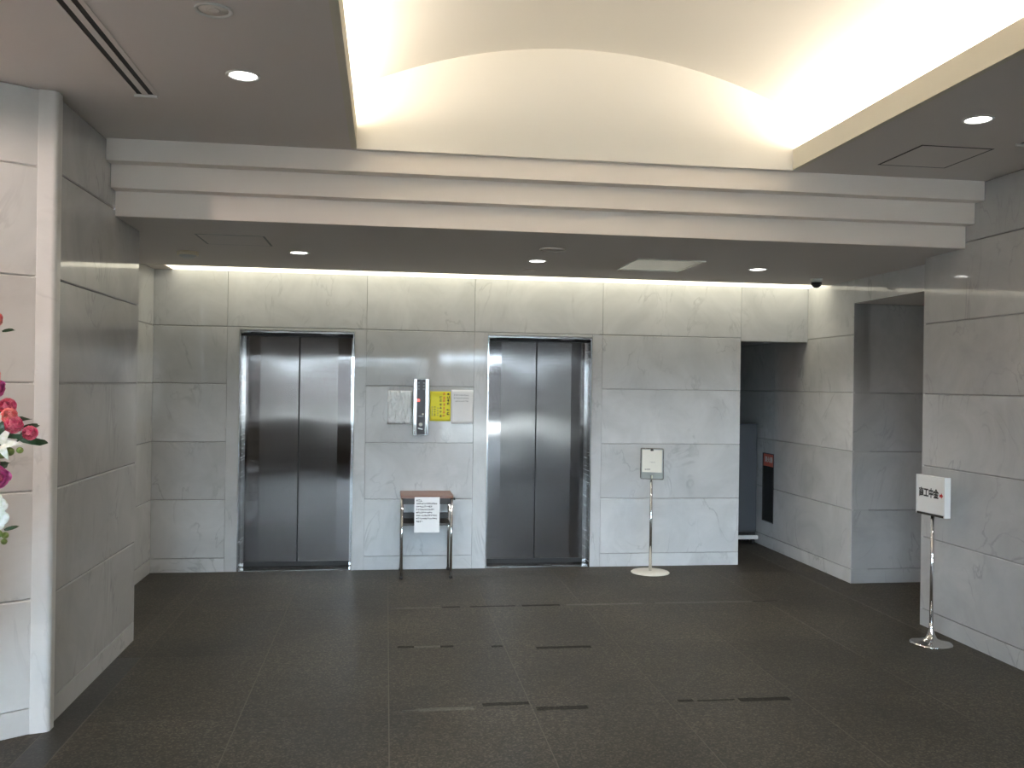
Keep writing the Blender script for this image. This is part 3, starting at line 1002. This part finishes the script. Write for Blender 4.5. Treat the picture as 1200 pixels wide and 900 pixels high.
def hatch(x0, x1, y0, y1, z, label, edge='dark'):
    t = thing('access_hatch', label, 'hatch', ((x0 + x1) / 2, (y0 + y1) / 2, z))
    a, b = (x1 - x0) / 2, (y1 - y0) / 2
    e = .013
    for q in ((-a, a, -b, -b + e), (-a, a, b - e, b), (-a, -a + e, -b + e + .0005, b - e - .0005), (a - e, a, -b + e + .0005, b - e - .0005)):
        MB().box(*q, -.0016, -.0004).build('frame_bar', edge, t)
    MB().box(-a + e + .0005, a - e - .0005, -b + e + .0005, b - e - .0005, -.0025, -.0004).build('panel', 'ceil', t)
    return t


hatch(2.79, 3.21, 4.41, 4.845, ZM, 'square access hatch outlined in the high ceiling', 'shelfm')
hatch(-1.195, -.77, 5.80, 6.21, ZL, 'faint square access hatch outlined in the low ceiling', 'mortar')


def slot_diffuser(xc_, label):
    t = thing('slot_diffuser', label, 'air vent', (xc_, 4.31, ZM))
    Lg = 2.7
    MB().box(-.056, .056, -Lg, -.02, -.0012, -.0004).build('dark_throat', 'dark', t)
    for a, b in ((-.058, -.037), (-.013, .013), (.037, .058)):
        MB().box(a, b, -Lg, -.0205, -.0035, -.0013).build('slat', 'ceil', t)
    MB().box(-.05, .05, -.020, -.006, -.014, -.0004).build('end_cap', 'white', t)
    return t


slot_diffuser(-1.106, 'long double slot air diffuser in the ceiling beside the marble post')
slot_diffuser(3.298, 'long double slot air diffuser in the ceiling along the right wall')

# ------------------------------------------------------------------ flower arrangement at the left edge
fs = thing('flower_stand', 'tall pink and white flower arrangement on a stand before marble post', 'flowers', (-1.66, 3.3, 0))
MB().lathe([(0, .62), (.09, .62), (.13, .70), (.17, .92), (.175, .95), (.15, .95), (0, .93)], 28).build('vase', 'white', fs)
for k in range(3):
    a = 2 * PI * k / 3 + .4
    MB().tube([(.05 * math.cos(a), .05 * math.sin(a), .66), (.28 * math.cos(a), .28 * math.sin(a), .012)], .012, 10).build('leg', 'black', fs)
MB().lathe([(0, .60), (.11, .60), (.11, .618), (0, .618)], 24).build('tray', 'black', fs)


def petal_flower(kind, seed):
    """flower head about the origin, opening towards +z"""
    rnd = random.Random(seed)
    m = MB()

    def petal(az, tilt, ln, wd, cup, z0, r0):
        rows, cols = 4, 4
        ca, sa = math.cos(az), math.sin(az)
        i = len(m.v)
        for k in range(rows + 1):
            t_ = k / rows
            wv = wd * (math.sin(PI * (0.12 + 0.80 * t_)) * (1 - .35 * t_) if kind in ('lily', 'leaf') else math.sin(PI * (0.10 + 0.63 * t_)))
            th = tilt + cup * (t_ - .5)
            rr = r0 + ln * t_ * math.sin(th)
            zz = z0 + ln * t_ * math.cos(th) + rnd.uniform(-.05, .05) * ln
            for j in range(cols + 1):
                s = (j / cols - .5) * 2
                x_, y_ = rr - .25 * wd * s * s, wv * s
                zf = zz + (.4 * wd * rnd.uniform(-1, 1) if k == rows else .1 * wd * rnd.uniform(-1, 1))
                m.v.append((x_ * ca - y_ * sa, x_ * sa + y_ * ca, zf))
        for k in range(rows):
            for j in range(cols):
                a_ = i + k * (cols + 1) + j
                m.f.append((a_, a_ + 1, a_ + cols + 2, a_ + cols + 1))
                m.s.append(True)
    if kind == 'rose':
        for ring, (n_, tilt, ln, wd) in enumerate(((3, .10, .036, .013), (4, .25, .038, .018), (5, .48, .038, .022), (5, .78, .038, .025), (6, 1.10, .036, .026))):
            for k in range(n_):
                petal(2 * PI * (k + .37 * ring) / n_ + rnd.uniform(-.1, .1), tilt, ln, wd, -.55, 0, .004)
    elif kind == 'carnation':
        for ring, (n_, tilt, ln, wd) in enumerate(((5, .15, .042, .016), (7, .5, .043, .016), (9, .9, .042, .016), (9, 1.3, .040, .016))):
            for k in range(n_):
                petal(2 * PI * (k + .37 * ring) / n_ + rnd.uniform(-.15, .15), tilt, ln * rnd.uniform(.85, 1.1), wd, -.6, 0, .003)
    elif kind == 'lily':
        for k in range(6):
            petal(2 * PI * k / 6, .75 if k % 2 else .9, .085, .020, 1.0, 0, .004)
    elif kind == 'orchid':
        for k in range(5):
            petal(2 * PI * k / 5, 1.2, .045, .024, .2, 0, .003)
        petal(.3, .5, .02, .010, .3, 0, .002)
    elif kind == 'leaf':
        petal(0, .5, .13, .020, .9, 0, 0)
    elif kind == 'bud':
        m.lathe([(0, -.016), (.010, -.010), (.013, 0), (.009, .012), (0, .019)], 10)
    return m


proto = {}


def bloom(kind, mat, pos, d, scale=1.0, seed=1):
    key = (kind, mat, seed % 3)
    if key not in proto:
        proto[key] = petal_flower(kind, seed % 3 + 5).mesh(kind, mat)
    o = link(kind, proto[key], fs, (pos[0] + 1.66, pos[1] - 3.3, pos[2]))
    q = Vector(d).normalized().to_track_quat('Z', 'Y')
    o.rotation_mode = 'QUATERNION'
    o.rotation_quaternion = q
    o.scale = (scale,) * 3
    if kind not in ('leaf', 'bud'):
        q_ = Vector((pos[0] + 1.66, pos[1] - 3.3, pos[2]))
        a_ = Vector((q_.x * .12, q_.y * .12, .93))
        MB().tube([a_, Vector((q_.x * .45, q_.y * .45, .93 + (q_.z - .93) * .55)), Vector((q_.x * .85, q_.y * .85, q_.z - .05)), q_], .0028, 5).build('stem', 'leaf', fs)
    return o


R_ = random.Random(4)
Y0 = 3.27
# the blooms the photograph shows at its edge
edge = [('rose', 'coral', (-1.318, Y0, 1.80), .85), ('carnation', 'magenta', (-1.345, Y0, 1.735), .7),
        ('rose', 'coral', (-1.322, Y0, 1.605), .9), ('carnation', 'magenta', (-1.315, Y0, 1.56), .85), ('rose', 'pink', (-1.285, Y0 + .02, 1.505), .9),
        ('carnation', 'magenta', (-1.335, Y0, 1.51), .8), ('rose', 'coral', (-1.262, Y0 - .01, 1.475), .85), ('lily', 'petalw', (-1.335, Y0 - .02, 1.465), .75),
        ('rose', 'pink', (-1.250, Y0 - .02, 1.437), .95), ('rose', 'pink', (-1.205, Y0, 1.415), .8), ('lily', 'petalw', (-1.285, Y0 - .03, 1.375), .8),
        ('bud', 'leafl', (-1.26, Y0 - .02, 1.352), 1.2), ('bud', 'leafl', (-1.285, Y0 - .02, 1.345), 1.4), ('bud', 'leafl', (-1.235, Y0, 1.355), .9),
        ('carnation', 'magenta', (-1.305, Y0, 1.265), 1.15), ('carnation', 'magenta', (-1.33, Y0, 1.31), 1.0),
        ('orchid', 'petalw', (-1.318, Y0, 1.165), .95), ('orchid', 'petalw', (-1.308, Y0 - .01, 1.125), .95), ('lily', 'petalw', (-1.325, Y0, 1.09), .6),
        ('bud', 'leafl', (-1.30, Y0, 1.07), 1.1), ('bud', 'leafl', (-1.278, Y0, 1.065), .9), ('bud', 'leafl', (-1.285, Y0 + .01, 1.042), .8)]
for k, (kd, mt, p_, s_) in enumerate(edge):
    bloom(kd, mt, p_, (R_.uniform(.0, .6), -1, R_.uniform(-.1, .5)), s_, k)
for p_, d_, s_ in (((-1.235, Y0, 1.415), (1, -.3, -.9), .8), ((-1.25, Y0 + .01, 1.40), (.9, -.2, -.3), .8), ((-1.30, Y0, 1.43), (.6, -.5, .5), .8), ((-1.32, Y0 + .02, 1.44), (.3, -.7, -.5), .9),
                   ((-1.24, Y0 + .02, 1.43), (1, 0, .2), .55), ((-1.31, Y0 + .03, 1.76), (.9, -.2, .3), .35), ((-1.29, Y0 + .02, 1.08), (1, -.2, .3), .4), ((-1.345, Y0, 1.42), (.8, -.6, .2), 1.0)):
    bloom('leaf', 'leaf', p_, d_, s_, 1)
for k in range(210):
    a = R_.uniform(0, 2 * PI)
    z = R_.uniform(1.0, 1.95)
    rr = .30 * math.sqrt(max(.08, 1 - ((z - 1.42) / .62) ** 2)) * R_.uniform(.8, 1.0)
    p_ = (-1.68 + rr * math.cos(a), 3.3 + rr * math.sin(a), z)
    if p_[0] > -1.37:
        continue
    kd, mt = R_.choice((('rose', 'pink'), ('rose', 'coral'), ('carnation', 'magenta'), ('lily', 'petalw'), ('orchid', 'petalw'), ('leaf', 'leaf'), ('leaf', 'leaf')))
    bloom(kd, mt, p_, (math.cos(a), math.sin(a), .3), R_.uniform(.8, 1.1), k)
# ------------------------------------------------------------------ invented front behind the camera, laid out to steer daylight; street outside
ZT = 5.5
fr0 = MB().grid([-3.75, -2.35, 0.8, XE], [0, 0.85, 2.12, ZT], {(1, 1)}, 0.15)
wall_front = struct(fr0.build('wall_front', 'darkstone', None, (0, YF0 - .15, 0)))
fr1 = MB().grid([XE, XE + .12, XR - .12, XR + .15], [0, 0.02, 2.45, 3.9, 5.4, ZT], {(1, 1), (1, 3)}, 0.15)
wall_entrance = struct(fr1.build('wall_front_entrance', 'darkstone', None, (0, YE - .15, 0)))
wall_screen = struct(MB().box(XE - .12, XE, YE, YF0 - .151, 0, ZT).build('wall_daylight_screen', 'fascia'))  # added passage wall that screens daylight from the left side
wall_over = struct(MB().box(-3.75, XR + .15, YV - .08, YV - .002, ZM, ZT).build('wall_sky_block', 'fascia'))  # added above the ceiling edge to stop sky light leaking in
roof = struct(MB().box(-4.2, XR + .4, YF0 - .16, 10.0, ZT, ZT + .12).build('ceiling_sky_block', 'fascia'))  # added slab that keeps sky light off the space above the lobby
roof2 = struct(MB().box(XE - .12, XR + .4, YE - .15, YF0 - .161, ZT, ZT + .12).build('ceiling_sky_block_passage', 'fascia'))  # lid of the invented passage, closes it against the sky
wn_ = 0


def window(x0, x1, z0, z1, bars, y):
    global wn_
    wn_ += 1
    w, h = (x1 - x0) / 2, z1 - z0
    wd = struct(link('window_%d' % wn_, None, None, ((x0 + x1) / 2, y - .07, z0)))
    for a, b in ((-w, -w + .04), (w - .04, w)):
        MB().box(a, b, -.03, .03, 0, h).build('frame_bar', 'alu', wd)
    zz = [0, .05] + [v for c in bars for v in (c - .025, c + .025)] + [h - .05, h]
    for k in range(0, len(zz), 2):
        MB().box(-w + .0405, w - .0405, -.03, .03, zz[k], zz[k + 1]).build('frame_bar', 'alu', wd)
    for k in range(1, len(zz) - 1, 2):
        MB().box(-w + .041, w - .041, -.004, .004, zz[k] + .0005, zz[k + 1] - .0005).build('pane', 'glass', wd)


for k in range(3):
    window(-2.35 + 1.05 * k, -1.3 + 1.05 * k, .85, 2.12, (), YF0)
ew = (XR - XE - .24) / 3
for k in range(3):
    window(XE + .12 + ew * k, XE + .12 + ew * (k + 1), .02, 2.45, (1.0,), YE)
    window(XE + .12 + ew * k, XE + .12 + ew * (k + 1), 3.9, 5.4, (), YE)  # invented high windows, added to light the back wall without showing in reflections
for nm, px_, py_, pz, sx_, sz_ in (('window_portal', -.775, YF0, 1.485, 3.15, 1.27), ('entrance_portal', (XE + XR) / 2, YE, 1.235, 3 * ew, 2.43), ('added_clerestory_portal', (XE + XR) / 2, YE, 4.65, 3 * ew, 1.5)):
    pd = bpy.data.lights.new(nm, 'AREA')
    pd.shape = 'RECTANGLE'
    pd.size, pd.size_y = sx_, sz_
    pd.cycles.is_portal = True
    po = bpy.data.objects.new(nm, pd)
    C.objects.link(po)
    po.location = (px_, py_ - .2, pz)
    po.rotation_euler = (PI / 2, 0, PI)       # faces the room
street = struct(MB().prism([(-40, -60), (40, -60), (40, YE - .2), (XE - .13, YE - .2), (XE - .13, YF0 - .2), (-40, YF0 - .2)], -.2, -.05).build('ground_outside', 'pave'))
bd = thing('sky_block_building', 'plain low building added across the street to block the sky', 'building', (0, -26, -.05))
MB().box(-34, 34, -6, 0, 0, 2.74).build('wall', 'bldg', bd)  # added block, sized and darkened to hide sky from wall and door reflections
for k in range(12):
    MB().box(-30 + 5 * k, -27 + 5 * k, .001, .06, 0.9, 2.2).build('window', 'blackglass', bd)
